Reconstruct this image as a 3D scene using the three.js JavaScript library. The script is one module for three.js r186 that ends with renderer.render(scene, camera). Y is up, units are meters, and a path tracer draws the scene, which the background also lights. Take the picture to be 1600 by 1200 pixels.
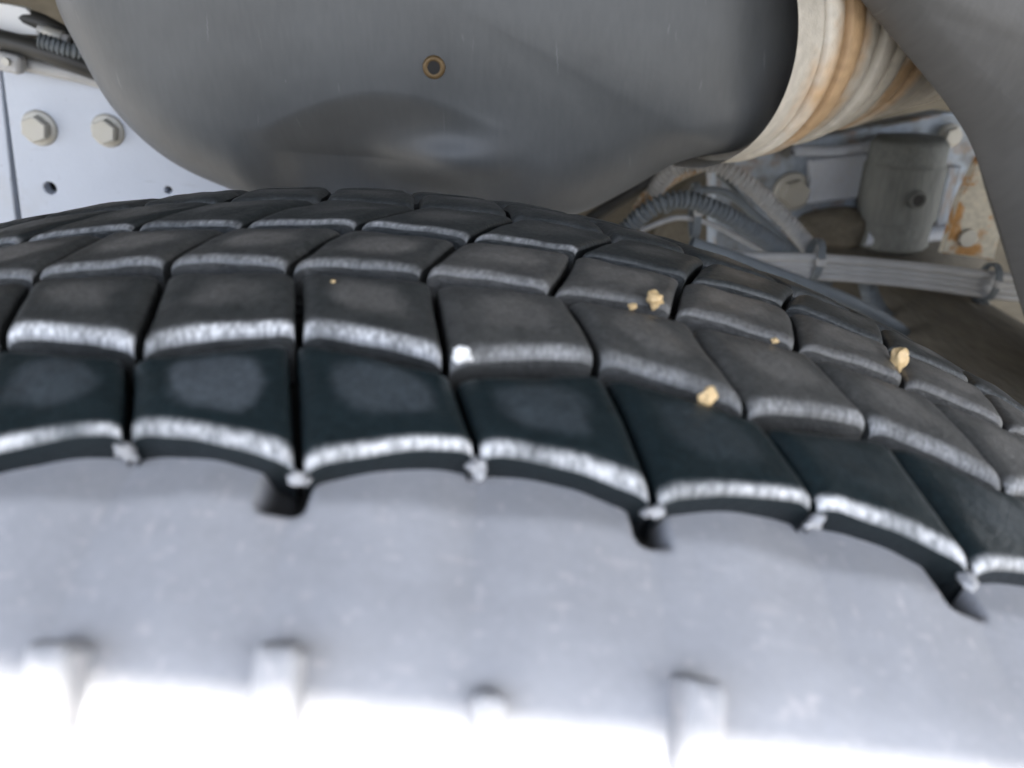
import * as THREE from 'three';
import { mergeGeometries, mergeVertices } from 'three/addons/utils/BufferGeometryUtils.js';
import { RoundedBoxGeometry } from 'three/addons/geometries/RoundedBoxGeometry.js';
import { ImprovedNoise } from 'three/addons/math/ImprovedNoise.js';

// ------------------------------------------------------------------ camera, sky, sun, exposure
const scene = new THREE.Scene();
const camera = new THREE.PerspectiveCamera(2 * Math.atan(600 / 1244) * 180 / Math.PI, 4 / 3, 0.02, 3000);
const CAM = new THREE.Vector3(0.0755, 1.1579, 0.1315);
camera.position.copy(CAM);
camera.rotation.set(-0.4313, -0.0378, -0.0014, 'YXZ');
camera.updateMatrixWorld(true);
camera.focus = 0.33;
camera.userData.fStop = 9.5;
scene.add(camera);

const SUN = new THREE.Vector3(0.16, 0.84, 0.72).normalize();
const SKYW = 512, SKYH = 256;
const skyData = new Float32Array(SKYW * SKYH * 4);
const skyNoise = new ImprovedNoise();
for (let j = 0; j < SKYH; j++) for (let i = 0; i < SKYW; i++) {
  const el = ((j + 0.5) / SKYH - 0.5) * Math.PI, az = (i / SKYW) * Math.PI * 2;
  const e = Math.max(0, el), s = Math.sin(e), h = Math.exp(-s * 4);
  const X = Math.cos(az) * Math.cos(e), Z = Math.sin(az) * Math.cos(e);
  let c = 0.5 + 0.5 * (skyNoise.noise(X * 2.2, s * 4, Z * 2.2) + 0.5 * skyNoise.noise(X * 5, s * 9, Z * 5));
  c = THREE.MathUtils.smoothstep(c, 0.4, 0.75);
  const o = (j * SKYW + i) * 4;
  skyData[o] = (0.62 + 0.45 * h) * (1 - c) + 1.25 * c;
  skyData[o + 1] = (0.80 + 0.32 * h) * (1 - c) + 1.28 * c;
  skyData[o + 2] = (1.18 + 0.05 * h) * (1 - c) + 1.36 * c;
  skyData[o + 3] = 1;
}
const skyTex = new THREE.DataTexture(skyData, SKYW, SKYH, THREE.RGBAFormat, THREE.FloatType);
skyTex.mapping = THREE.EquirectangularReflectionMapping;
skyTex.magFilter = THREE.LinearFilter;
skyTex.needsUpdate = true;
scene.background = skyTex;
scene.environment = skyTex;

const sun = new THREE.DirectionalLight(new THREE.Color(1, 0.95, 0.88), 4.2);
sun.position.copy(SUN).multiplyScalar(8).add(new THREE.Vector3(0, 1, 0));
sun.target.position.set(0, 1, 0);
sun.castShadow = true;
sun.shadow.radius = 2;
sun.shadow.mapSize.set(2048, 2048);
Object.assign(sun.shadow.camera, { left: -4, right: 4, top: 4, bottom: -4, near: 0.1, far: 30 });
scene.add(sun, sun.target);

const renderer = new THREE.WebGLRenderer({ antialias: true });
renderer.setSize(1024, 768);
renderer.toneMapping = THREE.LinearToneMapping;
renderer.toneMappingExposure = 3.1;
renderer.shadowMap.enabled = true;

// ------------------------------------------------------------------ helpers
let seedN = 12345;
const rnd = () => { seedN = (seedN * 1664525 + 1013904223) >>> 0; return seedN / 4294967296; };
const rr = (a, b) => a + (b - a) * rnd();
const V = (x, y, z) => new THREE.Vector3(x, y, z);
const N = new ImprovedNoise();
const ss = THREE.MathUtils.smoothstep;
// a point of the place that lies in the upright plane z, on the sight line of photograph pixel (px, py)
const at = (px, py, z) => {
  const d = V((px - 800) / 1244, -(py - 600) / 1244, -1).applyQuaternion(camera.quaternion);
  return CAM.clone().addScaledVector(d, (z - CAM.z) / d.z);
};
const uvScale = (g, a, b = a) => { const t = g.attributes.uv; for (let i = 0; i < t.count; i++) t.setXY(i, t.getX(i) * a, t.getY(i) * b); return g; };
const used = new Map();
const numbered = n => { const k = used.get(n) || 0; used.set(n, k + 1); return k ? `${n}_${String(k).padStart(3, '0')}` : n; };
function tag(o, label, category, group) {
  o.userData.label = label; o.userData.category = category;
  if (group) o.userData.group = group;
  return o;
}
function thing(name, label, category, pos = V(0, 0, 0), group) {
  const g = new THREE.Group(); g.name = numbered(name); g.position.copy(pos); scene.add(g);
  return tag(g, label, category, group);
}
function mesh(name, geo, mat, parent, label) {
  const m = new THREE.Mesh(geo, mat);
  m.castShadow = m.receiveShadow = true;
  m.name = parent ? name : numbered(name);
  if (label) m.userData.label = label;
  (parent || scene).add(m);
  return m;
}
const count = new Map();
function part(name, geo, mat, parent, label) {           // parts numbered within their parent
  const key = parent.uuid + name, k = count.get(key) || 0; count.set(key, k + 1);
  return mesh(k ? `${name}_${String(k).padStart(3, '0')}` : name, geo, mat, parent, label);
}
// periodic value noise in a data texture
function lattice(n, seed) { let s = seed; const a = new Float32Array(n * n); for (let i = 0; i < n * n; i++) { s = (s * 1664525 + 1013904223) >>> 0; a[i] = s / 4294967296; } return a; }
function tileNoise(n, seed) {
  const L = lattice(n, seed);
  return (u, v) => {
    const x = ((u % 1) + 1) % 1 * n, y = ((v % 1) + 1) % 1 * n, i = Math.floor(x), j = Math.floor(y);
    let fx = x - i, fy = y - j; fx = fx * fx * (3 - 2 * fx); fy = fy * fy * (3 - 2 * fy);
    const g = (a, b) => L[(b % n) * n + (a % n)];
    return (g(i, j) * (1 - fx) + g(i + 1, j) * fx) * (1 - fy) + (g(i, j + 1) * (1 - fx) + g(i + 1, j + 1) * fx) * fy;
  };
}
function tex(size, fn, srgb, repeat) {
  const d = new Uint8Array(size * size * 4);
  for (let j = 0; j < size; j++) for (let i = 0; i < size; i++) {
    const c = fn(i / size, j / size), o = (j * size + i) * 4;
    for (let k = 0; k < 3; k++) d[o + k] = Math.max(0, Math.min(255, 255 * (c.length ? c[k] : c)));
    d[o + 3] = 255;
  }
  const t = new THREE.DataTexture(d, size, size);
  t.wrapS = t.wrapT = THREE.RepeatWrapping; t.magFilter = THREE.LinearFilter; t.minFilter = THREE.LinearMipmapLinearFilter; t.generateMipmaps = true;
  if (srgb) t.colorSpace = THREE.SRGBColorSpace;
  if (repeat) t.repeat.set(repeat, repeat);
  t.needsUpdate = true;
  return t;
}
const n8 = tileNoise(8, 11), n16 = tileNoise(16, 5), n32 = tileNoise(32, 7), n64 = tileNoise(64, 3), n128 = tileNoise(128, 9), n256 = tileNoise(256, 21);
const fbm = (u, v) => n8(u, v) * .4 + n16(u, v) * .25 + n32(u, v) * .17 + n64(u, v) * .1 + n128(u, v) * .08;

// ------------------------------------------------------------------ materials
// rubber: uv in metres; 12 cm tiles
const rubberBump = tex(1024, (u, v) => .3 * n64(u, v) + .35 * n128(u, v) + .35 * n256(u, v), false, 8);
const rubberRough = tex(512, (u, v) => { const a = .40 + .28 * fbm(u + .3, v + .1) + .12 * n128(u, v); return [a, a, a]; }, false, 8);
const M = {};
const grainMap = tex(1024, (u, v) => { const a = .42 + .34 * n256(u, v) + .2 * n128(u + .2, v) + .12 * n64(u, v + .4); return [a, a, a]; }, false, 9);
M.tread = new THREE.MeshPhysicalMaterial({ color: new THREE.Color(1.32, 1.32, 1.32), map: grainMap, vertexColors: true, roughness: .74, roughnessMap: rubberRough, bumpMap: rubberBump, bumpScale: .00022, specularIntensity: 1 });
M.nub = new THREE.MeshPhysicalMaterial({ color: new THREE.Color(.36, .36, .365), roughness: .3, clearcoat: .6, clearcoatRoughness: .25 });
M.groove = new THREE.MeshStandardMaterial({ color: new THREE.Color(.012, .012, .013), roughness: .8 });
const dustBump = tex(1024, (u, v) => .5 * n32(u, v) + .25 * n128(u, v) + .25 * n256(u, v), false, 6);
const dustMap = tex(1024, (u, v) => {
  const f = fbm(u, v), g = fbm(v + .37, u + .11), p = Math.max(0, n128(u, v) - .83) * 3.2 + Math.max(0, n64(u + .5, v) - .86) * 2.4;
  const a = .30 + .10 * f + .07 * g + .03 * n256(u, v) + p * .18;
  return [a * 1.0 + p * .04, a * 1.0, a * 1.02 - p * .03];
}, false, 4);
M.sidewall = new THREE.MeshStandardMaterial({ color: new THREE.Color(1.14, 1.145, 1.17), vertexColors: true, map: dustMap, roughness: .8, bumpMap: dustBump, bumpScale: .00012 });
M.lug = new THREE.MeshStandardMaterial({ color: new THREE.Color(1.14, 1.14, 1.15), map: dustMap, roughness: .85, bumpMap: dustBump, bumpScale: .0004 });
const strokes = new Float32Array(1024 * 1024);
for (let n = 0; n < 130; n++) {
  let x = rnd() * 1024, y = rnd() * 1024; const L = 4 + rnd() * rnd() * 60, dx = rr(-.25, .25), w = rnd() < .2 ? 2 : 1, a = rr(.2, 1);
  for (let i = 0; i < L; i++, x += dx, y += 1) for (let j = 0; j < w; j++) strokes[((y | 0) & 1023) * 1024 + ((x + j | 0) & 1023)] = a * Math.sin(Math.PI * (i + .5) / L);
}
const plasticMap = tex(1024, (u, v) => {
  const f = fbm(u, v), s = n256(u, v * .25) , sc = n16(u, v * .02 + u * .01);
  const a = .80 + .22 * (f - .5) + .05 * (s - .5) + .05 * (sc - .5) + .5 * strokes[Math.min(1023, Math.round(v * 1024)) * 1024 + Math.min(1023, Math.round(u * 1024))] - .28;
  return [a, a, a];
}, false, 2.2);
const plasticBump = tex(512, (u, v) => .6 * n16(u, v) + .25 * n64(u, v) + .15 * n128(u, v), false, 6);
M.plastic = new THREE.MeshPhysicalMaterial({ color: new THREE.Color(.155, .163, .166), map: plasticMap, roughness: .46, bumpMap: plasticBump, bumpScale: .00014 });
M.plastic2 = new THREE.MeshPhysicalMaterial({ color: new THREE.Color(.20, .197, .19), map: plasticMap, roughness: .55, bumpMap: plasticBump, bumpScale: .0004 });
const paintMap = tex(1024, (u, v) => {
  const st = strokes[Math.min(1023, Math.round(u * 1024)) * 1024 + Math.min(1023, Math.round(v * 1024))];
  const f = fbm(u, v), g = Math.max(0, fbm(u * 1 + .4, v + .7) - .52) * 2.2, k = Math.max(0, n128(u, v) - .9) * 2;
  return [.86 + .12 * f - g * .10 - k * .5 - st * .4, .87 + .12 * f - g * .14 - k * .55 - st * .42, .89 + .12 * f - g * .22 - k * .6 - st * .45];
}, false, 2);
M.paint = new THREE.MeshPhysicalMaterial({ color: new THREE.Color(.58, .615, .67), map: paintMap, roughness: .45, bumpMap: plasticBump, bumpScale: .0003 });
const dirtMap = tex(1024, (u, v) => {
  const m = ss(fbm(u, v), .40, .66), r = .6 * ss(fbm(u + .3, v + .6), .54, .74), k = .9 + .2 * n128(u, v);
  const a = [.40, .46, .53], b = [.20, .20, .19], c = [.36, .23, .12];
  return [0, 1, 2].map(i => ((a[i] * (1 - m) + b[i] * m) * (1 - r) + c[i] * r) * k);
}, false, 3);
M.dirtyPaint = new THREE.MeshStandardMaterial({ color: 0xffffff, map: dirtMap, roughness: .7, bumpMap: dustBump, bumpScale: .0006 });
const mudMap = tex(512, (u, v) => { const f = .7 + .6 * (fbm(u, v) - .5) + .2 * n128(u, v); return [.17 * f, .15 * f, .113 * f]; }, false, 3);
M.mud = new THREE.MeshStandardMaterial({ color: 0xffffff, map: mudMap, roughness: .9, bumpMap: dustBump, bumpScale: .001 });
const rustMap = tex(1024, (u, v) => {
  const m = ss(fbm(u, v), .40, .56), q = ss(fbm(u + .5, v + .2), .5, .7), k = .85 + .3 * n64(u, v);
  const a = [.66, .61, .49], b = [.52, .27, .09], c = [.32, .16, .07];
  return [0, 1, 2].map(i => ((a[i] * (1 - m) + b[i] * m) * (1 - q * m) + c[i] * q * m) * k);
}, false, 5);
M.rust = new THREE.MeshStandardMaterial({ color: 0xffffff, map: rustMap, roughness: .75, bumpMap: dustBump, bumpScale: .0008 });
const bellowsMap = tex(1024, (u, v) => {
  const w = v + .012 * n8(u, .3), ring = .5 * n32(u * .125, w) + .3 * n64(u * .125 + .3, w) + .2 * fbm(u, w);
  const r = ss(.55 * n16(u * .25 + .2, w + .45) + .45 * fbm(u + .2, v + .45), .56, .75), k = .9 + .2 * n128(u, v);
  const a = [.62, .57, .48], b = [.54, .33, .15];
  return [0, 1, 2].map(i => (a[i] * (1 - r * .85) + b[i] * r * .85) * k * (.7 + .6 * ring));
}, false, 2);
M.oldRust = new THREE.MeshStandardMaterial({ color: new THREE.Color(.26, .17, .075), map: plasticMap, roughness: .5, metalness: .4 });
M.grime = new THREE.MeshStandardMaterial({ color: new THREE.Color(1.0, 1.2, 1.5), map: mudMap, roughness: .75, bumpMap: dustBump, bumpScale: .0008 });
M.bellows = new THREE.MeshStandardMaterial({ color: 0xffffff, map: bellowsMap, roughness: .6, bumpMap: dustBump, bumpScale: .0006 });
M.clamp = new THREE.MeshStandardMaterial({ color: new THREE.Color(.62, .40, .20), map: plasticMap, roughness: .38, metalness: .75 });
M.bolt = new THREE.MeshStandardMaterial({ color: new THREE.Color(.50, .48, .42), map: paintMap, roughness: .5, metalness: .35 });
M.dark = new THREE.MeshStandardMaterial({ color: new THREE.Color(.014, .013, .012), roughness: .8 });
M.hose = new THREE.MeshStandardMaterial({ color: new THREE.Color(.27, .305, .325), map: plasticMap, roughness: .6 });
M.paleHose = new THREE.MeshStandardMaterial({ color: new THREE.Color(.82, .81, .78), map: plasticMap, roughness: .45 });
M.darkHose = new THREE.MeshStandardMaterial({ color: new THREE.Color(.06, .058, .05), map: plasticMap, roughness: .5 });
M.white = new THREE.MeshStandardMaterial({ color: new THREE.Color(.8, .8, .78), roughness: .5 });
M.pebble = new THREE.MeshStandardMaterial({ color: new THREE.Color(.74, .53, .27), roughness: .38, bumpMap: dustBump, bumpScale: .0005 });
M.glintLump = new THREE.MeshStandardMaterial({ color: new THREE.Color(.82, .82, .80), roughness: .4 });
M.groundMat = new THREE.MeshStandardMaterial({ color: new THREE.Color(1, 1, 1), map: tex(1024, (u, v) => { const f = .75 + .5 * fbm(u, v) + .15 * (n256(u, v) - .5); return [.33 * f, .30 * f, .25 * f]; }, false), roughness: .95 });

// ------------------------------------------------------------------ ground and the truck body above
{
  const g = new THREE.PlaneGeometry(600, 600); g.rotateX(-Math.PI / 2);
  const uv = g.attributes.uv; for (let i = 0; i < uv.count; i++) uv.setXY(i, uv.getX(i) * 300, uv.getY(i) * 300);
  const m = mesh('ground', g, M.groundMat); m.userData.kind = 'structure';
}
{
  // the body floor over the wheel, its outer sill shades the tyre
  const t = thing('overhead_panel', 'flat underside of the truck body over the tyre and grey plastic ducts', 'body panel', V(0, 1.47, 0));
  t.rotation.y = -.15; t.position.z = -.0045;
  const b = new RoundedBoxGeometry(4.2, .10, 2.62, 2, .012); b.translate(0.2, .05, -.975); part('floor_panel', b, M.darkHose, t);
  const s = new RoundedBoxGeometry(4.2, .06, .05, 2, .01); s.translate(0.2, .02, .345); part('sill', s, M.plastic, t);
}

// ------------------------------------------------------------------ the wheel
const R = .55, PITCH = .0641708, PH0 = .0760696, W = .25285, NB = 98;
const CY = R;
const prof = z => { const t = (z + W / 2) / (W / 2); return R - .0168 * t * t + .00095 * Math.abs(t) ** 6; };
const wheel = thing('large_tyre', 'large dusty black truck tyre with worn zigzag block tread under the grey ducts', 'tyre', V(0, CY, 0));
const onTyre = (phi, z, r) => [r * Math.sin(phi), r * Math.cos(phi), z];

// rows: bottom/top edge (mm from the near shoulder), zigzag of both, groove shift (mrad) of both, chamfer of the near edge
const ROWS = [
  { b: -4.6, t: -36.0, zb: 4.2, zt: -4.2, sb: 0, st: -13, cw: .0030, cd: .0022, dust: .85, bow: .0016 },
  { b: -43, t: -76, zb: -4.6, zt: -.6, sb: -15, st: -28, cw: .0040, cd: .0032, dust: .8, bow: .0010 },
  { b: -83.5, t: -114, zb: 1.0, zt: -1.0, sb: -32, st: -16, cw: .0028, cd: .0020, dust: 1, bow: .0006 },
  { b: -122, t: -158, zb: -2, zt: 1, sb: -11, st: 24, cw: .0024, cd: .0016, dust: .5, bow: 0 },
  { b: -168, t: -204, zb: 3, zt: 4, sb: 20, st: 14, cw: .005, cd: .004, dust: .5, bow: 0 },
  { b: -214, t: -251, zb: 4, zt: -4, sb: 10, st: 0, cw: .005, cd: .004, dust: .5, bow: 0 },
];
const GAP = .00105;      // half width of a cross groove
const HGT = .0165;       // depth of the grooves
const drift = k => { const q = Math.max(-3, Math.min(6, k)); return -.0018 + .0012 * q + .0005 * q * q; };   // uneven pitch of the blocks
function node(row, k, top) {
  const q = ROWS[row], sg = (((k % 2) + 2) % 2) ? -1 : 1;
  const j = (a) => N.noise(k * 3.71 + row * 9.3, (top ? 5.5 : 1.2) + row, a);
  const z = ((top ? q.t : q.b) + sg * (top ? q.zt : q.zb) + j(.3) * 1.6) / 1000;
  const phi = PH0 + PITCH * k + drift(k) + ((top ? q.st : q.sb) + j(7.7) * 4) / 1000;
  return [phi, z];
}
const bez = (d, w, depth) => d >= w ? 0 : depth * (1 - Math.sqrt(Math.max(0, 1 - (1 - d / w) ** 2)));
function blockGeo(row, k, nu, nv, lod) {
  const q = ROWS[row], c = [node(row, k, 0), node(row, k + 1, 0), node(row, k, 1), node(row, k + 1, 1)];
  const seed = rnd() * 100;
  const U = [], Vv = [];
  const spread = (n, a) => Array.from({ length: n + 1 }, (_, i) => { const t = i / n; return t - a * Math.sin(2 * Math.PI * t) / (2 * Math.PI); });
  const us = spread(nu, .45), vs = spread(nv, .8);
  const pos = [], col = [], uv = [], idx = [];
  const len = PITCH * R, gapU = GAP / len;
  const wid = Math.abs(c[2][1] - c[0][1]);
  const P = (u, v) => {
    const uu = gapU + u * (1 - 2 * gapU);
    // lateral edges sway a little, near and far edges bow
    const sway = .0022 * Math.sin(Math.PI * v) * N.noise((k + u) * 1.9, row * 4.1, 2.2);
    const pb = c[0][0] * (1 - uu) + c[1][0] * uu, pt = c[2][0] * (1 - uu) + c[3][0] * uu;
    const zb = c[0][1] * (1 - uu) + c[1][1] * uu - q.bow * Math.sin(Math.PI * uu), zt = c[2][1] * (1 - uu) + c[3][1] * uu + q.bow * .6 * Math.sin(Math.PI * uu);
    return [pb * (1 - v) + pt * v + sway / R, zb * (1 - v) + zt * v];
  };
  const drop = (u, v) => {
    const db = v * wid, dt = (1 - v) * wid, dl = u * len, dr = (1 - u) * len;
    const rag = 1 + .22 * N.noise(u * 3.1 + seed, 4.2, row) + .3 * N.noise(u * len * 600 + seed, v * 3, row) ;
    return bez(db, q.cw * rag, q.cd) + bez(dt, .0034, .0022) + bez(dl, .0052, .0026) + bez(dr, .0040, .0018)
      - .0005 * Math.sin(Math.PI * u) * Math.sin(Math.PI * v) + .0006 * N.noise(u * 3 + seed, v * 3, 4.4);
  };
  const colour = (u, v, skirt) => {
    const db = v * wid;
    let base = row ? [.017, .0225, .024] : [.0140, .0240, .0275];
    const nz = N.noise(u * 4 + seed, v * 4, 8.8) * .5 + N.noise(u * 11 + seed, v * 11, 2.8) * .3;
    // dust that settled on the worn middle of the block
    const ex = (u - .5 + .12 * N.noise(seed, 1, 1)) / .36, ey = (v - .56 + .1 * N.noise(1, seed, 2)) / .33;
    const d = ss(1.02 - Math.pow(Math.abs(ex) ** 2.6 + Math.abs(ey) ** 2.6, 1 / 2.6) + nz * .24, 0, row ? .75 : .36) * q.dust * (row === 0 && k > 0 ? (k === 1 ? .4 : .22) : 1) * (.5 + .9 * Math.max(0, .45 + N.noise(seed * 1.7, 3.3, row))) + (row === 1 || row === 2 ? .26 + .25 * nz + (k > 0 ? .2 : 0) : row ? .1 : 0);
    const dustC = row === 0 ? [.105, .121, .134] : row === 2 ? [.20, .188, .172] : [.165, .158, .146];
    for (let i = 0; i < 3; i++) base[i] += (dustC[i] - base[i]) * Math.min(.85, d);
    // glints painted pale along the near edge, broken into short strokes
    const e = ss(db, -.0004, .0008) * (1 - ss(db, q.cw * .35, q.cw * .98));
    const glintSpeckle = Math.max(0, Math.min(1, .72 + .8 * N.noise(u * len * 1000 + seed, db * 800, 5.1)));
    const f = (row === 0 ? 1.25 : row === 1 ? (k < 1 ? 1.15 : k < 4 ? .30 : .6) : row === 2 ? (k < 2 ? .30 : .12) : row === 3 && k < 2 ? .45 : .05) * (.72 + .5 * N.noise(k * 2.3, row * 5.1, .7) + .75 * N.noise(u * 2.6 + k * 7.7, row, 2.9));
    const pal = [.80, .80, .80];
    if (!skirt) for (let i = 0; i < 3; i++) base[i] += (pal[i] - base[i]) * Math.max(0, Math.min(1, e * glintSpeckle * f));
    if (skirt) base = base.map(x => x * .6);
    return base;
  };
  for (let j = 0; j <= nv; j++) for (let i = 0; i <= nu; i++) {
    const [phi, z] = P(us[i], vs[j]);
    pos.push(...onTyre(phi, z, prof(z) - drop(us[i], vs[j])));
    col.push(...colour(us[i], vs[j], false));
    uv.push(phi * R + seed * .01, z + seed * .013);
  }
  const id = (i, j) => j * (nu + 1) + i;
  for (let j = 0; j < nv; j++) for (let i = 0; i < nu; i++) { idx.push(id(i, j), id(i + 1, j), id(i + 1, j + 1), id(i, j), id(i + 1, j + 1), id(i, j + 1)); }
  // flanks down into the grooves
  const ring = [];
  for (let i = 0; i <= nu; i++) ring.push([i, 0]);
  for (let j = 1; j <= nv; j++) ring.push([nu, j]);
  for (let i = nu - 1; i >= 0; i--) ring.push([i, nv]);
  for (let j = nv - 1; j > 0; j--) ring.push([0, j]);
  const n0 = pos.length / 3;
  for (const [i, j] of ring) {
    const t = id(i, j), [phi, z] = P(us[i], vs[j]);
    pos.push(pos[3 * t], pos[3 * t + 1], pos[3 * t + 2]); col.push(...colour(us[i], vs[j], true)); uv.push(phi * R, z);
    const zz = z - (j === 0 && row === 0 ? .006 : 0) + (j === 0 && row ? .001 : 0);
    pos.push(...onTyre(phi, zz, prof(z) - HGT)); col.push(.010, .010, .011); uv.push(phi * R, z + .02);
  }
  const L = ring.length;
  for (let m = 0; m < L; m++) { const a = n0 + 2 * m, b = n0 + 2 * ((m + 1) % L); idx.push(a, a + 1, b + 1, a, b + 1, b); }
  const g = new THREE.BufferGeometry();
  g.setAttribute('position', new THREE.Float32BufferAttribute(pos, 3));
  g.setAttribute('color', new THREE.Float32BufferAttribute(col, 3));
  g.setAttribute('uv', new THREE.Float32BufferAttribute(uv, 2));
  g.setIndex(idx); g.computeVertexNormals();
  return g;
}
const K0 = -10, K1 = 18;
const rest = [];
for (let row = 0; row < 6; row++) for (let k = -49; k < 49; k++) {
  const near = k >= -4 && k <= 9;
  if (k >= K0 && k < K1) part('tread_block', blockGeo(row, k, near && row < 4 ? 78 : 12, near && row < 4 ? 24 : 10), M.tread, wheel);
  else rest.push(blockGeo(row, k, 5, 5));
}
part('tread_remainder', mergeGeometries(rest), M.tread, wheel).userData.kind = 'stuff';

// carcass: floor of the grooves, far sidewall and bead
{
  const prf = [];
  for (let i = 0; i <= 20; i++) { const z = -.008 - (W - .016) * i / 20; prf.push([prof(z) - HGT + .0012, z]); }
  prf.push([.51, -.262], [.46, -.285], [.40, -.287], [.34, -.27], [.30, -.245], [.285, -.23], [.285, -.03], [.48, -.02], [prof(-.008) - HGT + .0012, -.008]);
  const pos = [], idx = [], uv = [], n = 240, m = prf.length;
  for (let a = 0; a <= n; a++) for (let i = 0; i < m; i++) { const ph = a / n * Math.PI * 2; pos.push(...onTyre(ph, prf[i][1], prf[i][0])); uv.push(ph * R, prf[i][1]); }
  for (let a = 0; a < n; a++) for (let i = 0; i < m - 1; i++) { const p = a * m + i, q = p + m; idx.push(p, q + 1, p + 1, p, q, q + 1); }
  const g = new THREE.BufferGeometry(); g.setAttribute('position', new THREE.Float32BufferAttribute(pos, 3)); g.setAttribute('uv', new THREE.Float32BufferAttribute(uv, 2)); g.setIndex(idx); g.computeVertexNormals();
  part('carcass', g, M.groove, wheel);
}
// near sidewall with the scalloped ledge under the shoulder blocks
const SW = [[0, .003], [.0016, .0095], [.0034, .017], [.0056, .025], [.0088, .033], [.014, .0405], [.023, .0460], [.042, .050], [.07, .051], [.11, .047], [.16, .036], [.205, .017], [.235, -.002]];
const swAt = t => { for (let i = 1; i < SW.length; i++) if (t <= SW[i][0]) { const a = SW[i - 1], b = SW[i], f = (t - a[0]) / (b[0] - a[0]); return a[1] + (b[1] - a[1]) * f; } return SW[SW.length - 1][1]; };
const RS = prof(-.004);
// the shelf under the shoulder blocks and the smooth sidewall below; a pocket cut into the shelf at every second groove
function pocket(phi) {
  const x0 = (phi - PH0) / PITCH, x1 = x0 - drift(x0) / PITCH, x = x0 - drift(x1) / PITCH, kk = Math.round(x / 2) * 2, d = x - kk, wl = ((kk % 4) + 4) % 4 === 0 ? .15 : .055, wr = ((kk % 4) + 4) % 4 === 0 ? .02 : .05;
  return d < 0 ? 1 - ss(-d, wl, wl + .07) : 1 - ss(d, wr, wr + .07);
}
{
  const prf = [];                       // [drop below the rim, z, weight of the pocket]
  for (let i = 0; i <= 8; i++) prf.push([-.0006 - .0012 * (1 - i / 8), -.020 + .0215 * i / 8, 1]);
  for (let i = 0; i <= 12; i++) { const t = .0038 * i / 12; prf.push([t - .0004 * (1 - i / 12), swAt(t), 1 - ss(swAt(t), .0028, .0050)]); }
  for (let i = 1; i <= 44; i++) { const t = .0038 + .2312 * (i / 44) ** 1.7; prf.push([t, swAt(t), 0]); }
  const pos = [], idx = [], uv = [], col = [], angles = [], ph0 = -.62, ph1 = 1.12, dense = 1100, m = prf.length;
  for (let i = 0; i <= dense; i++) angles.push(ph0 + (ph1 - ph0) * i / dense);
  for (let i = 1; i <= 240; i++) angles.push(ph1 + (Math.PI * 2 - (ph1 - ph0)) * i / 240);
  for (const ph of angles) {
    const pk = pocket(ph), x0 = (ph - PH0) / PITCH, x = x0 - drift(x0 - drift(x0) / PITCH) / PITCH, f = x - Math.floor(x), arch = .0018 * Math.sin(Math.PI * f);
    prf.forEach(([d, z, w], i) => {
      const fade = Math.exp(-Math.max(0, d) / .008);
      const n = .0006 * N.noise(ph * 22, d * 40, 1.1) + .00025 * N.noise(ph * 160, d * 260, 4);
      pos.push(...onTyre(ph, z + n, RS - .0100 - d + (arch + .0005 * N.noise(ph * 60, 2, 2)) * fade - .0048 * pk * w)); uv.push(ph * R, RS - d - z);
      const c = 1 - .93 * pk * Math.min(1, w * 1.1); col.push(c, c, c);  // depth shade of the pockets painted in as near-black vertex colour
    });
  }
  for (let a = 0; a < angles.length - 1; a++) for (let i = 0; i < m - 1; i++) { const p = a * m + i, q = p + m; idx.push(p, p + 1, q + 1, p, q + 1, q); }
  const g = new THREE.BufferGeometry(); g.setAttribute('position', new THREE.Float32BufferAttribute(pos, 3)); g.setAttribute('color', new THREE.Float32BufferAttribute(col, 3)); g.setAttribute('uv', new THREE.Float32BufferAttribute(uv, 2)); g.setIndex(idx); g.computeVertexNormals();
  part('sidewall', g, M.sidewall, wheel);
}
// radial lugs low on the sidewall, one under each groove
{
  const lugGeo = (w, h, d) => { const g = uvScale(new RoundedBoxGeometry(w, h, d, 3, Math.min(w, d) * .38), .012); const p = g.attributes.position; for (let i = 0; i < p.count; i++) { p.setXYZ(i, p.getX(i) + .0008 * N.noise(p.getX(i) * 300, p.getY(i) * 300, 1), p.getY(i) + .0012 * N.noise(p.getX(i) * 260, p.getY(i) * 260, 7), p.getZ(i)); } g.computeVertexNormals(); return g; };
  const big = lugGeo(.0078, .0150, .012), small = lugGeo(.0055, .008, .007);
  for (let k = -7; k < 16; k++) {
    if (k === 3 || k === 4) continue;                 // these two left out
    const odd = ((k % 4) + 4) % 4 === 1;
    const l = part('sidewall_lug', odd ? small : big, M.lug, wheel);
    const ph = PH0 + PITCH * k + N.noise(k * 1.3, 4, 4) * .005 + .007, t = odd ? .0122 : .0113, rad = RS - .010 - t;
    l.position.set(...onTyre(ph, swAt(t) + .0019, rad + .0010)); l.rotation.order = 'ZXY'; l.rotation.z = -ph; l.rotation.x = -.72;
  }
}
// rough rubber nubs at the mouths of the cross grooves
for (let k = -5; k < 11; k++) {
  const odd = ((k % 2) + 2) % 2, [phi, z] = node(0, k, 0);
  const m = part('groove_nub', pebbleGeo(.0019, k * 3.1 + 40), M.nub, wheel);
  m.position.set(...onTyre(phi + .003 * N.noise(k * 2.2, 1, 6), z + (odd ? .0015 : .0005), RS - (odd ? .0042 : .0050))); m.rotation.set(k, k * 2, k * 3); m.scale.set(1.15, .9, .9);
}
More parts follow.
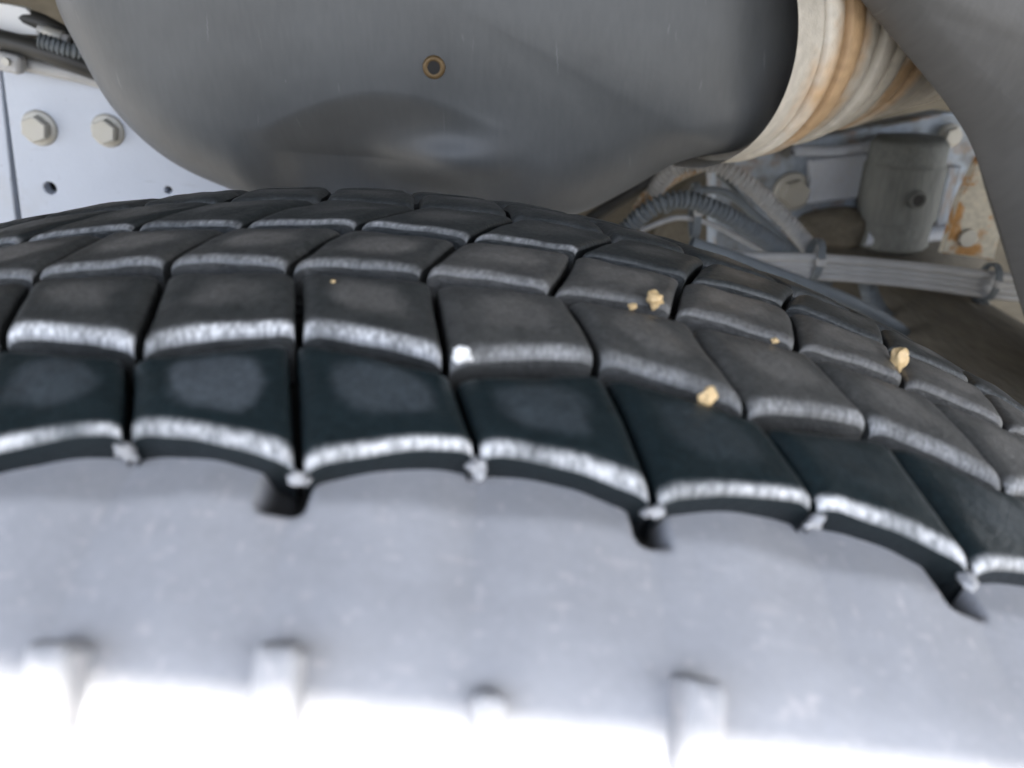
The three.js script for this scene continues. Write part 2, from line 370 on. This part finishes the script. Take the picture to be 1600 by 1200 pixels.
// steel rim in the tyre
{
  const pts = [[.05, -.10], [.12, -.10], [.20, -.085], [.245, -.06], [.262, -.03], [.292, -.015], [.318, .004], [.322, .012], [.312, .016], [.300, .006], [.282, -.004], [.282, -.235], [.31, -.255]].map(p => new THREE.Vector2(p[0], p[1]));
  const g = new THREE.LatheGeometry(pts, 96); g.rotateX(Math.PI / 2);
  const rim = part('rim', g, M.rust, wheel);
  const hub = new THREE.CylinderGeometry(.085, .10, .12, 40); hub.rotateX(Math.PI / 2); hub.translate(0, 0, -.05); part('hub', hub, M.dirtyPaint, wheel);
  const nut = new THREE.CylinderGeometry(.016, .018, .03, 6); nut.rotateX(Math.PI / 2);
  for (let i = 0; i < 10; i++) { const b = part('wheel_nut', nut, M.bolt, wheel); b.position.set(.15 * Math.cos(i * Math.PI / 5), .15 * Math.sin(i * Math.PI / 5), -.083); }
}

// ------------------------------------------------------------------ stones on the tread
function pebbleGeo(r, s) { const g = mergeVertices(new THREE.IcosahedronGeometry(r, 3).deleteAttribute('uv').deleteAttribute('normal')); const p = g.attributes.position; for (let i = 0; i < p.count; i++) { const v = V(p.getX(i), p.getY(i), p.getZ(i)), n = 1 + .75 * N.noise(v.x / r * 1.3 + s, v.y / r * 1.3, v.z / r * 1.3) + .15 * N.noise(v.x / r * 3, v.y / r * 3 + s, v.z / r * 3); p.setXYZ(i, v.x * n, v.y * n * .8, v.z * n); } g.computeVertexNormals(); return g; }
function hitTyre(px, py) { const d = V((px - 800) / 1244, -(py - 600) / 1244, -1).applyQuaternion(camera.quaternion); for (let t = .05; t < .8; t += .0002) { const p = CAM.clone().addScaledVector(d, t); if (p.z < 0 && Math.hypot(p.x, p.y - CY) < prof(p.z)) return p; } }
for (const [px, py, r, s, label] of [
  [1105, 627, .0021, 1, 'bright tan grit stone at the far edge of a front shoulder tread block'],
  [1022, 474, .0025, 8, 'pale tan grit stone lying between the middle tread rows'],
  [1403, 568, .0029, 15, 'elongated brown grit stone on the right of the tyre crest'],
  [988, 482, .0012, 22, 'tiny orange grit stone beside the pale one on the middle tread'],
  [522, 443, .0007, 31, 'tiny yellow grit stone on the second tread row, left of the others'],
  [724, 561, .0020, 51, 'whitish lump standing in for a glint where the first cross grooves of the two front rows meet'],
  [1210, 535, .001, 37, 'flat buff grit flake on the middle tread, right of the pale stone'],
]) {
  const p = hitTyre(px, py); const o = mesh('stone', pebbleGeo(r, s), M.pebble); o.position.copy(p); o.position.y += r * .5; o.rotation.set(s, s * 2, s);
  if (s === 51) o.material = M.glintLump;  // white lump stands in for a specular glint
  if (s === 15) o.scale.set(.8, 1.6, .8);
  tag(o, label, 'stone', 'grit stones on the tread');
}

// ------------------------------------------------------------------ grey plastic duct behind the tyre
// a closed shell from an outline in an upright plane, its front bulged towards the wheel
function shell(outline, zBack, zEdge, bulge, round, mod, backIn = -.03, rings = 100, samples = 400) {
  const curve = new THREE.CatmullRomCurve3(outline.map(p => V(p[0], p[1], 0)), true, 'centripetal');
  const pts = curve.getSpacedPoints(samples).slice(0, samples);
  const c = pts.reduce((a, p) => a.add(p), V(0, 0, 0)).multiplyScalar(1 / samples);
  const pos = [], idx = [], uv = [];
  const add = (x, y, z) => { pos.push(x, y, z); uv.push(x, y); };
  for (const p of pts) add(p.x + (p.x - c.x) * backIn, p.y + (p.y - c.y) * backIn, zBack);
  for (let r = 0; r < rings; r++) {
    const s = r / (rings - 1), f = 1 - Math.pow(s, 1.7);     // 1 at the rim, 0 at the middle
    for (const p of pts) {
      const x = c.x + (p.x - c.x) * f, y = c.y + (p.y - c.y) * f;
      const d = (1 - f) * Math.hypot(p.x - c.x, p.y - c.y);
      const e = Math.min(1, d / round), z = zEdge + round * .75 * Math.sqrt(1 - (1 - e) ** 2) + bulge * (1 - f * f) + (mod ? mod(x, y) * Math.min(1, e) : 0);
      add(x, y, z);
    }
  }
  const n = samples;
  for (let r = 0; r < rings; r++) for (let i = 0; i < n; i++) { const a = r * n + i, b = r * n + (i + 1) % n; idx.push(a, b, b + n, a, b + n, a + n); }
  const k = pos.length / 3; add(c.x, c.y, zBack);
  for (let i = 0; i < n; i++) idx.push(k, (i + 1) % n, i);
  const g = new THREE.BufferGeometry(); g.setAttribute('position', new THREE.Float32BufferAttribute(pos, 3)); g.setAttribute('uv', new THREE.Float32BufferAttribute(uv, 2)); g.setIndex(idx); g.computeVertexNormals();
  return g;
}
{
  const z = -.42, o = [[60, -330], [72, -150], [95, 0], [132, 80], [185, 170], [265, 245], [360, 292], [480, 330], [640, 352], [800, 350], [905, 331], [985, 292], [1050, 255], [1090, 243], [1150, 232], [1215, 190], [1262, 110], [1276, 0], [1262, -150], [1200, -300], [1000, -380], [400, -390]].map(([x, y]) => { const p = at(x, y, z); return [p.x, p.y]; });
  const duct = thing('air_duct', 'large moulded grey plastic duct behind the tyre with a small rusty hole', 'air duct');
  const H = at(668, 110, -.35), A = at(560, 215, -.36), B = at(676, 270, -.35);
  // a flatter recessed field low on the front, with a swelling added to catch a bright reflection
  const mod = (x, y) => {
    const pq = at(400, 140, -.36), rq = at(780, 330, -.36);
    const fx = ss(x, pq.x - .026, pq.x + .016) * (1 - ss(x, rq.x - .06, rq.x + .03));
    const top = A.y + .006 + .02 * Math.sin(Math.min(1, Math.max(0, (x - pq.x) / (rq.x - pq.x))) * Math.PI);
    const dy = Math.max(0, top - y), fy = 1.15 * dy * dy / (dy + .006);
    const bx = (x - B.x) / .038, by = (y - B.y) / .018, bump = Math.exp(-(bx * bx + by * by));
    return -fx * fy + .032 * bump - .015 * ss(x, .20, .285);
  };
  part('shell', shell(o, -.52, z, .035, .05, mod), M.plastic, duct);
  // rusty drain hole with its collar
  const h = at(678, 105, -.345), rc = new THREE.Raycaster(CAM, h.clone().sub(CAM).normalize());
  duct.updateMatrixWorld(true);
  const it = rc.intersectObject(duct.children[0])[0]; const hp = it ? it.point : h;
  const hole = new THREE.Group(); hole.name = 'rusty_plug'; hole.position.copy(hp); if (it) hole.quaternion.setFromUnitVectors(V(0, 0, 1), it.face.normal.clone().multiplyScalar(Math.sign(it.face.normal.z))); hole.userData.label = 'small round rusty plug with a dark centre'; duct.add(hole);
  const tor = new THREE.TorusGeometry(.0046, .0018, 12, 32); part('collar', tor, M.oldRust, hole);
  const disc = new THREE.CylinderGeometry(.0046, .0046, .003, 24); disc.rotateX(Math.PI / 2); part('dark_centre', disc, M.dark, hole);
}
// ------------------------------------------------------------------ ribbed bellows between the two grey bodies
{
  const m0 = V(.2222, 1.1489, -.43), dir = V(.80, .10, -.59).normalize(), rad = .083;
  const bel = thing('bellows', 'ribbed beige rubber bellows with rust stains joining the two grey plastic bodies', 'bellows', m0);
  bel.quaternion.setFromUnitVectors(V(0, 1, 0), dir);
  const pts = [], Ln = .40, n = 640;
  for (let i = 0; i <= n; i++) {
    const s = -.02 + i / n * Ln, q = (s - .006) / .0215, fr = q - Math.floor(q), e = Math.min(fr, 1 - fr);
    const rib = q < 0 ? 0 : -.0075 * (1 - ss(e, .03, .17)) + .0036 * Math.sin(Math.PI * fr) + .0012 * Math.sin(Math.floor(q) * 2.4);
    pts.push(new THREE.Vector2(rad + rib, s));
  }
  const g = new THREE.LatheGeometry(pts, 160); const uv = g.attributes.uv; for (let i = 0; i < uv.count; i++) uv.setXY(i, uv.getX(i) * .52, uv.getY(i) * .40);
  part('sleeve', g, M.bellows, bel);
  for (const [s, wd, r] of [[.0385, .009, rad + .0012]]) {
    const cl = new THREE.LatheGeometry([[r - .004, s - wd / 2], [r + .0008, s - wd / 2], [r + .0018, s], [r + .0008, s + wd / 2], [r - .004, s + wd / 2]].map(p => new THREE.Vector2(...p)), 160);
    part('clamp_band', cl, M.clamp, bel, 'shiny rust-tinted metal band round the bellows');
  }
}
// ------------------------------------------------------------------ second grey body on the right
{
  const z = -.36, o = [[1290, -90], [1345, 0], [1410, 78], [1475, 158], [1512, 215], [1535, 275], [1562, 360], [1585, 440], [1612, 530], [1660, 620], [1760, 690], [2000, 700], [2300, 500], [2350, 100], [2200, -300], [1700, -400], [1350, -280]].map(([x, y]) => { const p = at(x, y, z); return [p.x, p.y]; });
  const t = thing('air_box', 'smooth grey plastic box at the right edge beyond the bellows', 'air box');
  part('shell', shell(o, -.50, z, .04, .030, null, -.5), M.plastic2, t);
}

// ------------------------------------------------------------------ chassis rail with bolts at the left
function hexBolt(parent, p, r, name = 'flange_bolt') {
  const b = new THREE.Group(); const key = parent.uuid + name, k = count.get(key) || 0; count.set(key, k + 1);
  b.name = k ? `${name}_${String(k).padStart(3, '0')}` : name; b.position.copy(p); parent.add(b);
  const f = new THREE.LatheGeometry([[0, .003], [r * .7, .003], [r * .95, .0022], [r, .0008], [r, -.004], [0, -.004]].reverse().map(q => new THREE.Vector2(...q)), 48); f.rotateX(Math.PI / 2); mesh('flange', f, M.bolt, b);
  const sh = new THREE.Shape(); for (let i = 0; i < 6; i++) { const a = i * Math.PI / 3 + .3, x = Math.cos(a) * r * .66, y = Math.sin(a) * r * .66; i ? sh.lineTo(x, y) : sh.moveTo(x, y); }
  const h = new THREE.ExtrudeGeometry(sh, { depth: r * .55, bevelEnabled: true, bevelSize: .0011, bevelThickness: .0012, bevelSegments: 2 }); h.translate(0, 0, .002); mesh('hex_head', h, M.bolt, b);
  return b;
}
const ZR = -.56;
{
  const rail = thing('chassis_rail', 'pale blue-grey painted chassis plate with two hex bolts left of the grey duct', 'chassis plate');
  const pl = (pts, holes) => { const s = new THREE.Shape(pts.map(([x, y]) => { const p = at(x, y, ZR); return new THREE.Vector2(p.x, p.y); })); for (const [x, y, r] of holes) { const p = at(x, y, ZR), h = new THREE.Path(); h.absellipse(p.x, p.y, r, r, 0, Math.PI * 2); s.holes.push(h); } const g = new THREE.ExtrudeGeometry(s, { depth: .010, bevelEnabled: true, bevelSize: .0012, bevelThickness: .0012, bevelSegments: 2, curveSegments: 32 }); g.translate(0, 0, ZR - .0112); return g; };
  part('web_plate', pl([[6, 112], [200, 128], [560, 190], [620, 420], [560, 520], [60, 520], [36, 345]], [[78, 294, .0064], [263, 297, .0042]]), M.paint, rail);
  hexBolt(rail, at(62, 200, ZR), .0142); hexBolt(rail, at(169, 204, ZR), .0134);
  const side = thing('chassis_bracket', 'pale grey plate beyond the dark gap at the far left edge', 'bracket');
  part('plate', pl([[-300, 95], [-3, 110], [22, 345], [48, 520], [-260, 520]], []), M.paint, side);
  // dark core of the frame behind the gap and the hole
  const core = thing('frame_web', 'dark inside of the chassis frame seen through the gap and bolt hole', 'frame');
  const a = at(-320, 90, ZR - .03), b = at(660, 520, ZR - .03);
  const g = new THREE.BoxGeometry(b.x - a.x, a.y - b.y - .01, .03); g.translate((a.x + b.x) / 2, (a.y + b.y) / 2, ZR - .05); part('web', g, M.dark, core);
}
// ------------------------------------------------------------------ hoses along the rail, top left
const tube = (pts, r, seg = 60, rad = 14) => new THREE.TubeGeometry(new THREE.CatmullRomCurve3(pts), seg, r, rad, false);
function conduit(pts, r, pitch, amp) {                    // corrugated tube
  const c = new THREE.CatmullRomCurve3(pts), L = c.getLength(), seg = Math.min(900, Math.round(L / pitch * 6)), rad = 16;
  const fr = c.computeFrenetFrames(seg), pos = [], uv = [], idx = [];
  for (let i = 0; i <= seg; i++) { const p = c.getPointAt(i / seg), q = r + amp * (Math.sin(i / 6 * 2 * Math.PI) > 0 ? 1 : -1); for (let j = 0; j <= rad; j++) { const a = j / rad * Math.PI * 2, v = p.clone().addScaledVector(fr.normals[i], q * Math.cos(a)).addScaledVector(fr.binormals[i], q * Math.sin(a)); pos.push(v.x, v.y, v.z); uv.push(i / seg * L, a * r); } }
  for (let i = 0; i < seg; i++) for (let j = 0; j < rad; j++) { const a = i * (rad + 1) + j, b = a + rad + 1; idx.push(a, a + 1, b, a + 1, b + 1, b); }
  const g = new THREE.BufferGeometry(); g.setAttribute('position', new THREE.Float32BufferAttribute(pos, 3)); g.setAttribute('uv', new THREE.Float32BufferAttribute(uv, 2)); g.setIndex(idx); g.computeVertexNormals();
  return g;
}
const line = (list) => list.map(([x, y, z]) => at(x, y, z));
const hose = (name, geo, mat, label, cat) => tag(mesh(name, geo, mat), label, cat);
hose('hose', tube(line([[-200, 30, -.53], [0, 62, -.53], [90, 88, -.53], [180, 122, -.54], [320, 170, -.55]]), .0075), M.darkHose, 'dark hose, upper one of those along the chassis plate at the left', 'hose');
hose('hose', tube(line([[-200, 60, -.54], [0, 92, -.54], [70, 108, -.54], [150, 126, -.545], [320, 178, -.55]]), .0050), M.paleHose, 'pale grey pipe lying along the top of the chassis plate', 'hose');
hose('conduit', conduit(line([[60, 62, -.52], [110, 78, -.525], [160, 84, -.54], [240, 70, -.56]]), .0050, .0032, .0006), M.hose, 'short corrugated cable conduit at the top left behind the duct', 'conduit');
hose('hose', tube(line([[-200, -10, -.55], [0, 22, -.555], [60, 34, -.55], [110, 58, -.55], [150, 62, -.56], [300, 40, -.57]]), .007), M.darkHose, 'dark bent hose under the white plate in the top left corner', 'hose');
{
  const t = thing('bright_patch_plate', 'small added white plate standing in for a bright patch in the top left corner', 'bracket');  // added plate; the brightness of the patch sits in its white colour
  const s = new THREE.Shape([[-60, 2], [8, 8], [38, 14], [52, 28], [64, 54], [40, 52], [-60, 40]].map(([x, y]) => { const p = at(x, y, -.545); return new THREE.Vector2(p.x, p.y); }));
  const g = new THREE.ExtrudeGeometry(s, { depth: .006, bevelEnabled: true, bevelSize: .001, bevelThickness: .001, bevelSegments: 2 }); g.translate(0, 0, -.552); part('plate', g, M.white, t);
  const c = thing('hose_fitting', 'small pale metal fitting on the hoses near the white plate', 'fitting', at(84, 54, -.535));
  const b = new THREE.CylinderGeometry(.0048, .0054, .013, 6); b.rotateZ(1.2); part('nut', b, M.bolt, c);
  const d = new THREE.CylinderGeometry(.0036, .0036, .022, 20); d.rotateZ(1.2); part('stem', d, M.paleHose, c);
}
{ // pale hose clip at the left edge
  const c = thing('hose_clip', 'grey clip holding the hoses at the left picture edge', 'clip', at(18, 98, -.528));
  const g = new RoundedBoxGeometry(.018, .014, .014, 3, .004); g.rotateZ(-.25); part('body', g, M.paleHose, c);
  const b = new THREE.CylinderGeometry(.0028, .0028, .005, 20); b.rotateX(Math.PI / 2); b.translate(.001, .001, .008); part('screw', b, M.bolt, c);
}
// frame flange that carries the hoses
{
  const t = thing('frame_flange', 'dirty dark upper flange of the chassis frame under the hoses', 'frame');
  const a = at(-260, 60, -.60), b = at(420, 150, -.60);
  const g = new RoundedBoxGeometry(.5, .05, .10, 2, .006); g.rotateZ(-.06); g.translate((a.x + b.x) / 2, (a.y + b.y) / 2 + .005, -.64); part('flange', g, M.mud, t);
}

// ------------------------------------------------------------------ axle and frame parts under the bellows
{
  const Z = -.78;
  const beam = thing('frame_crossmember', 'pale blue dirty painted frame member below the bellows', 'crossmember');
  const s = new THREE.Shape([[1120, 215], [1250, 225], [1480, 180], [1528, 186], [1528, 395], [1500, 392], [1270, 372], [1190, 440], [1120, 420]].map(([x, y]) => { const p = at(x, y, Z); return new THREE.Vector2(p.x, p.y); }));
  const g = new THREE.ExtrudeGeometry(s, { depth: .03, bevelEnabled: true, bevelSize: .003, bevelThickness: .003, bevelSegments: 2 }); g.translate(0, 0, Z - .033); part('web', g, M.dirtyPaint, beam);
  const lip = new THREE.TubeGeometry(new THREE.CatmullRomCurve3(line([[1240, 235, Z + .01], [1300, 236, Z + .012], [1385, 226, Z + .01]])), 20, .006, 10); part('weld', lip, M.paint, beam);
  const pc = new RoundedBoxGeometry(.075, .05, .012, 3, .004); const pp = at(1312, 278, Z + .008); pc.rotateZ(.1); pc.translate(pp.x, pp.y, pp.z); part('pale_panel', pc, M.paint, beam, 'clean pale blue area of the crossmember');
  hexBolt(beam, at(1238, 300, Z + .006), .022);
  hexBolt(beam, at(1484, 212, Z + .01), .013);
  // upright brown cylinder with its dark hole
  const hs = thing('cylinder_housing', 'upright mud-brown cylinder with a dark hole behind the pipes', 'housing', at(1406, 300, Z + .03));
  const hb = new THREE.LatheGeometry([[0, -.062], [.034, -.062], [.040, -.056], [.040, -.030], [.0425, -.028], [.0425, .030], [.040, .033], [.040, .052], [.034, .060], [0, .060]].map(q => new THREE.Vector2(...q)), 64); part('cover', uvScale(hb, .28, .12), M.grime, hs);
  const hc = new THREE.CylinderGeometry(.0062, .0062, .012, 24); hc.rotateX(Math.PI / 2); hc.translate(-.002, .0, .039); part('dark_hole', hc, M.dark, hs);
  const ring = new THREE.TorusGeometry(.0078, .0022, 12, 36); ring.translate(-.002, 0, .0435); part('hole_rim', ring, M.grime, hs);
  const ear = new RoundedBoxGeometry(.018, .07, .012, 3, .004); ear.translate(.047, -.004, .012); part('side_lug', uvScale(ear, .05), M.dirtyPaint, hs);
  const mn = thing('mud_bulge', 'muddy lower casting under the pale crossmember', 'casting', at(1310, 356, Z + .02));
  const mg = new THREE.SphereGeometry(1, 40, 28); const mp = mg.attributes.position; for (let i = 0; i < mp.count; i++) { const n = 1 + .12 * N.noise(mp.getX(i) * 2, mp.getY(i) * 2, mp.getZ(i) * 2); mp.setXYZ(i, mp.getX(i) * .052 * n, mp.getY(i) * .024 * n, mp.getZ(i) * .026 * n); } mg.computeVertexNormals(); uvScale(mg, .3, .12); part('casting', mg, M.mud, mn);
  const lb = thing('pale_pipe_elbow', 'pale blue curved pipe elbow under the brown housing', 'pipe');
  part('pipe', tube(line([[1352, 372, Z + .045], [1392, 380, Z + .05], [1440, 368, Z + .05], [1490, 362, Z + .05]]), .0085), M.paint, lb);
}
{ // rusty bracket
  const Z = -.62, t = thing('rusty_bracket', 'cream painted flat bracket with orange rust beside the right grey box', 'bracket');
  const s = new THREE.Shape([[1530, 248], [1585, 262], [1552, 404], [1474, 394], [1500, 310]].map(([x, y]) => { const p = at(x, y, Z); return new THREE.Vector2(p.x, p.y); }));
  const g = new THREE.ExtrudeGeometry(s, { depth: .006, bevelEnabled: true, bevelSize: .001, bevelThickness: .001, bevelSegments: 2 }); g.translate(0, 0, Z - .007); part('plate', g, M.rust, t);
  const p = at(1512, 372, Z + .001); const b = new THREE.CylinderGeometry(.0085, .0095, .005, 32); b.rotateX(Math.PI / 2); b.translate(p.x, p.y, p.z); part('rivet', b, M.bolt, t);
}
// conduits and pipes
hose('hose', tube(line([[1080, 380, -.54], [1160, 408, -.54], [1240, 438, -.54], [1320, 468, -.545], [1380, 498, -.56], [1440, 540, -.60]]), .0060), M.hose, 'grey hose sloping down close behind the tyre crest under the pipe bundle', 'hose');
hose('cable', tube(line([[1000, 360, -.60], [1060, 340, -.60], [1110, 350, -.60], [1180, 385, -.60], [1262, 420, -.60]]), .0026), M.paleHose, 'thin pale cable under the lower corrugated conduit behind the tyre', 'cable');
hose('cable', tube(line([[1120, 270, -.68], [1150, 300, -.66], [1172, 330, -.66], [1200, 372, -.65], [1250, 408, -.63]]), .003), M.hose, 'thin grey cable hanging between the conduits and the bolt', 'cable');
hose('hose', tube(line([[1000, 330, -.70], [1030, 290, -.72], [1060, 270, -.74], [1110, 250, -.76]]), .009), M.rust, 'rusty pipe in the gap under the lower right edge of the duct', 'pipe');
hose('conduit', conduit(line([[1020, 300, -.66], [1056, 262, -.64], [1112, 257, -.63], [1165, 285, -.62], [1212, 328, -.62], [1262, 384, -.62], [1290, 430, -.66]]), .0072, .0052, .0013), M.paleHose, 'pale corrugated conduit curving down under the bellows to the pipe tie', 'conduit');
hose('conduit', conduit(line([[930, 420, -.60], [985, 352, -.59], [1028, 320, -.58], [1070, 312, -.58], [1124, 330, -.58], [1180, 362, -.585], [1230, 396, -.60], [1290, 440, -.64]]), .0072, .0052, .0013), M.hose, 'grey corrugated conduit arching low behind the tyre crest', 'conduit');
hose('hose', tube(line([[1040, 330, -.66], [1085, 300, -.63], [1130, 300, -.63], [1190, 345, -.63], [1262, 410, -.63]]), .0038), M.hose, 'smooth grey hose between the two corrugated conduits', 'hose');
hose('hose', tube(line([[920, 345, -.66], [985, 300, -.66], [1050, 262, -.67], [1120, 240, -.7]]), .007), M.darkHose, 'dark hose behind the conduits right under the duct', 'hose');
for (const [y0, y1, r, mat, lab] of [
  [402, 432, .0048, M.paleHose, 'uppermost pale pipe of the bundle running right behind the tyre'],
  [413, 444, .0034, M.paleHose, 'second pipe of the bundle running right behind the tyre'],
  [421, 453, .0034, M.paleHose, 'third, thin pale pipe of the bundle running right behind the tyre'],
  [430, 463, .0036, M.paleHose, 'lowest pipe of the bundle running right behind the tyre'],
]) hose('pipe', tube(line([[1040, y0 - 14, -.585], [1160, y0 - 2, -.585], [1280, y0 + 2, -.585], [1420, y0 + 14, -.585], [1560, y1, -.585], [1720, y1 + 16, -.59]]), r), mat, lab, 'pipe');
function tie(px, py, z, turn, w, h, label) {
  const t = thing('cable_tie', label, 'cable tie', at(px, py, z)); t.rotation.z = turn;
  const s = new THREE.Shape(); s.absellipse(0, 0, w, h, 0, Math.PI * 2); const ho = new THREE.Path(); ho.absellipse(0, 0, w - .0018, h - .0018, 0, Math.PI * 2); s.holes.push(ho);
  const g = new THREE.ExtrudeGeometry(s, { depth: .006, bevelEnabled: true, bevelSize: .0004, bevelThickness: .0004, bevelSegments: 1, curveSegments: 40 }); g.translate(0, 0, -.003); g.rotateY(Math.PI / 2); part('strap', g, M.hose, t);
  const b = new RoundedBoxGeometry(.008, .007, .006, 2, .001); b.translate(0, .002, w); part('head', b, M.paleHose, t);
}
tie(1272, 406, -.588, -.1, .016, .020, 'grey cable tie where the conduit meets the pipe bundle');
tie(1545, 440, -.588, -.1, .015, .018, 'grey cable tie at the right end of the pipe bundle');
tie(1086, 330, -.60, .05, .013, .026, 'grey cable tie round the conduits right above the tyre crest');
hose('conduit', conduit(line([[1352, 430, -.62], [1362, 465, -.62], [1388, 500, -.62], [1440, 512, -.62], [1520, 480, -.62], [1560, 440, -.62]]), .0075, .0052, .0013), M.hose, 'corrugated conduit loop hanging under the pipe bundle', 'conduit');
{ // gearbox / axle mass beneath, mud coloured
  const t = thing('axle_housing', 'mud-brown axle housing low at the right behind the tyre', 'axle', V(.55, .78, -1.0));
  const g = new THREE.LatheGeometry([[0, -.9], [.11, -.9], [.12, -.3], [.20, -.15], [.23, 0], [.20, .15], [.12, .3], [.11, .9], [0, .9]].map(q => new THREE.Vector2(...q)), 48); g.rotateX(Math.PI / 2); part('housing', g, M.mud, t);
  const f = new THREE.TorusGeometry(.23, .012, 10, 60); f.rotateY(Math.PI / 2); part('flange', f, M.mud, t);
}
{ // added dark panel blocks the sky and closes the view under the truck
  const t = thing('sky_blocker_panel', 'dark brown panel added deep under the truck to block the sky behind everything', 'frame');
  const g = new RoundedBoxGeometry(4, .9, .05, 2, .01); g.translate(.2, 1.02, -1.35); part('rail', g, M.mud, t);  // wide slab added as a sky blocker
}
renderer.render(scene, camera);
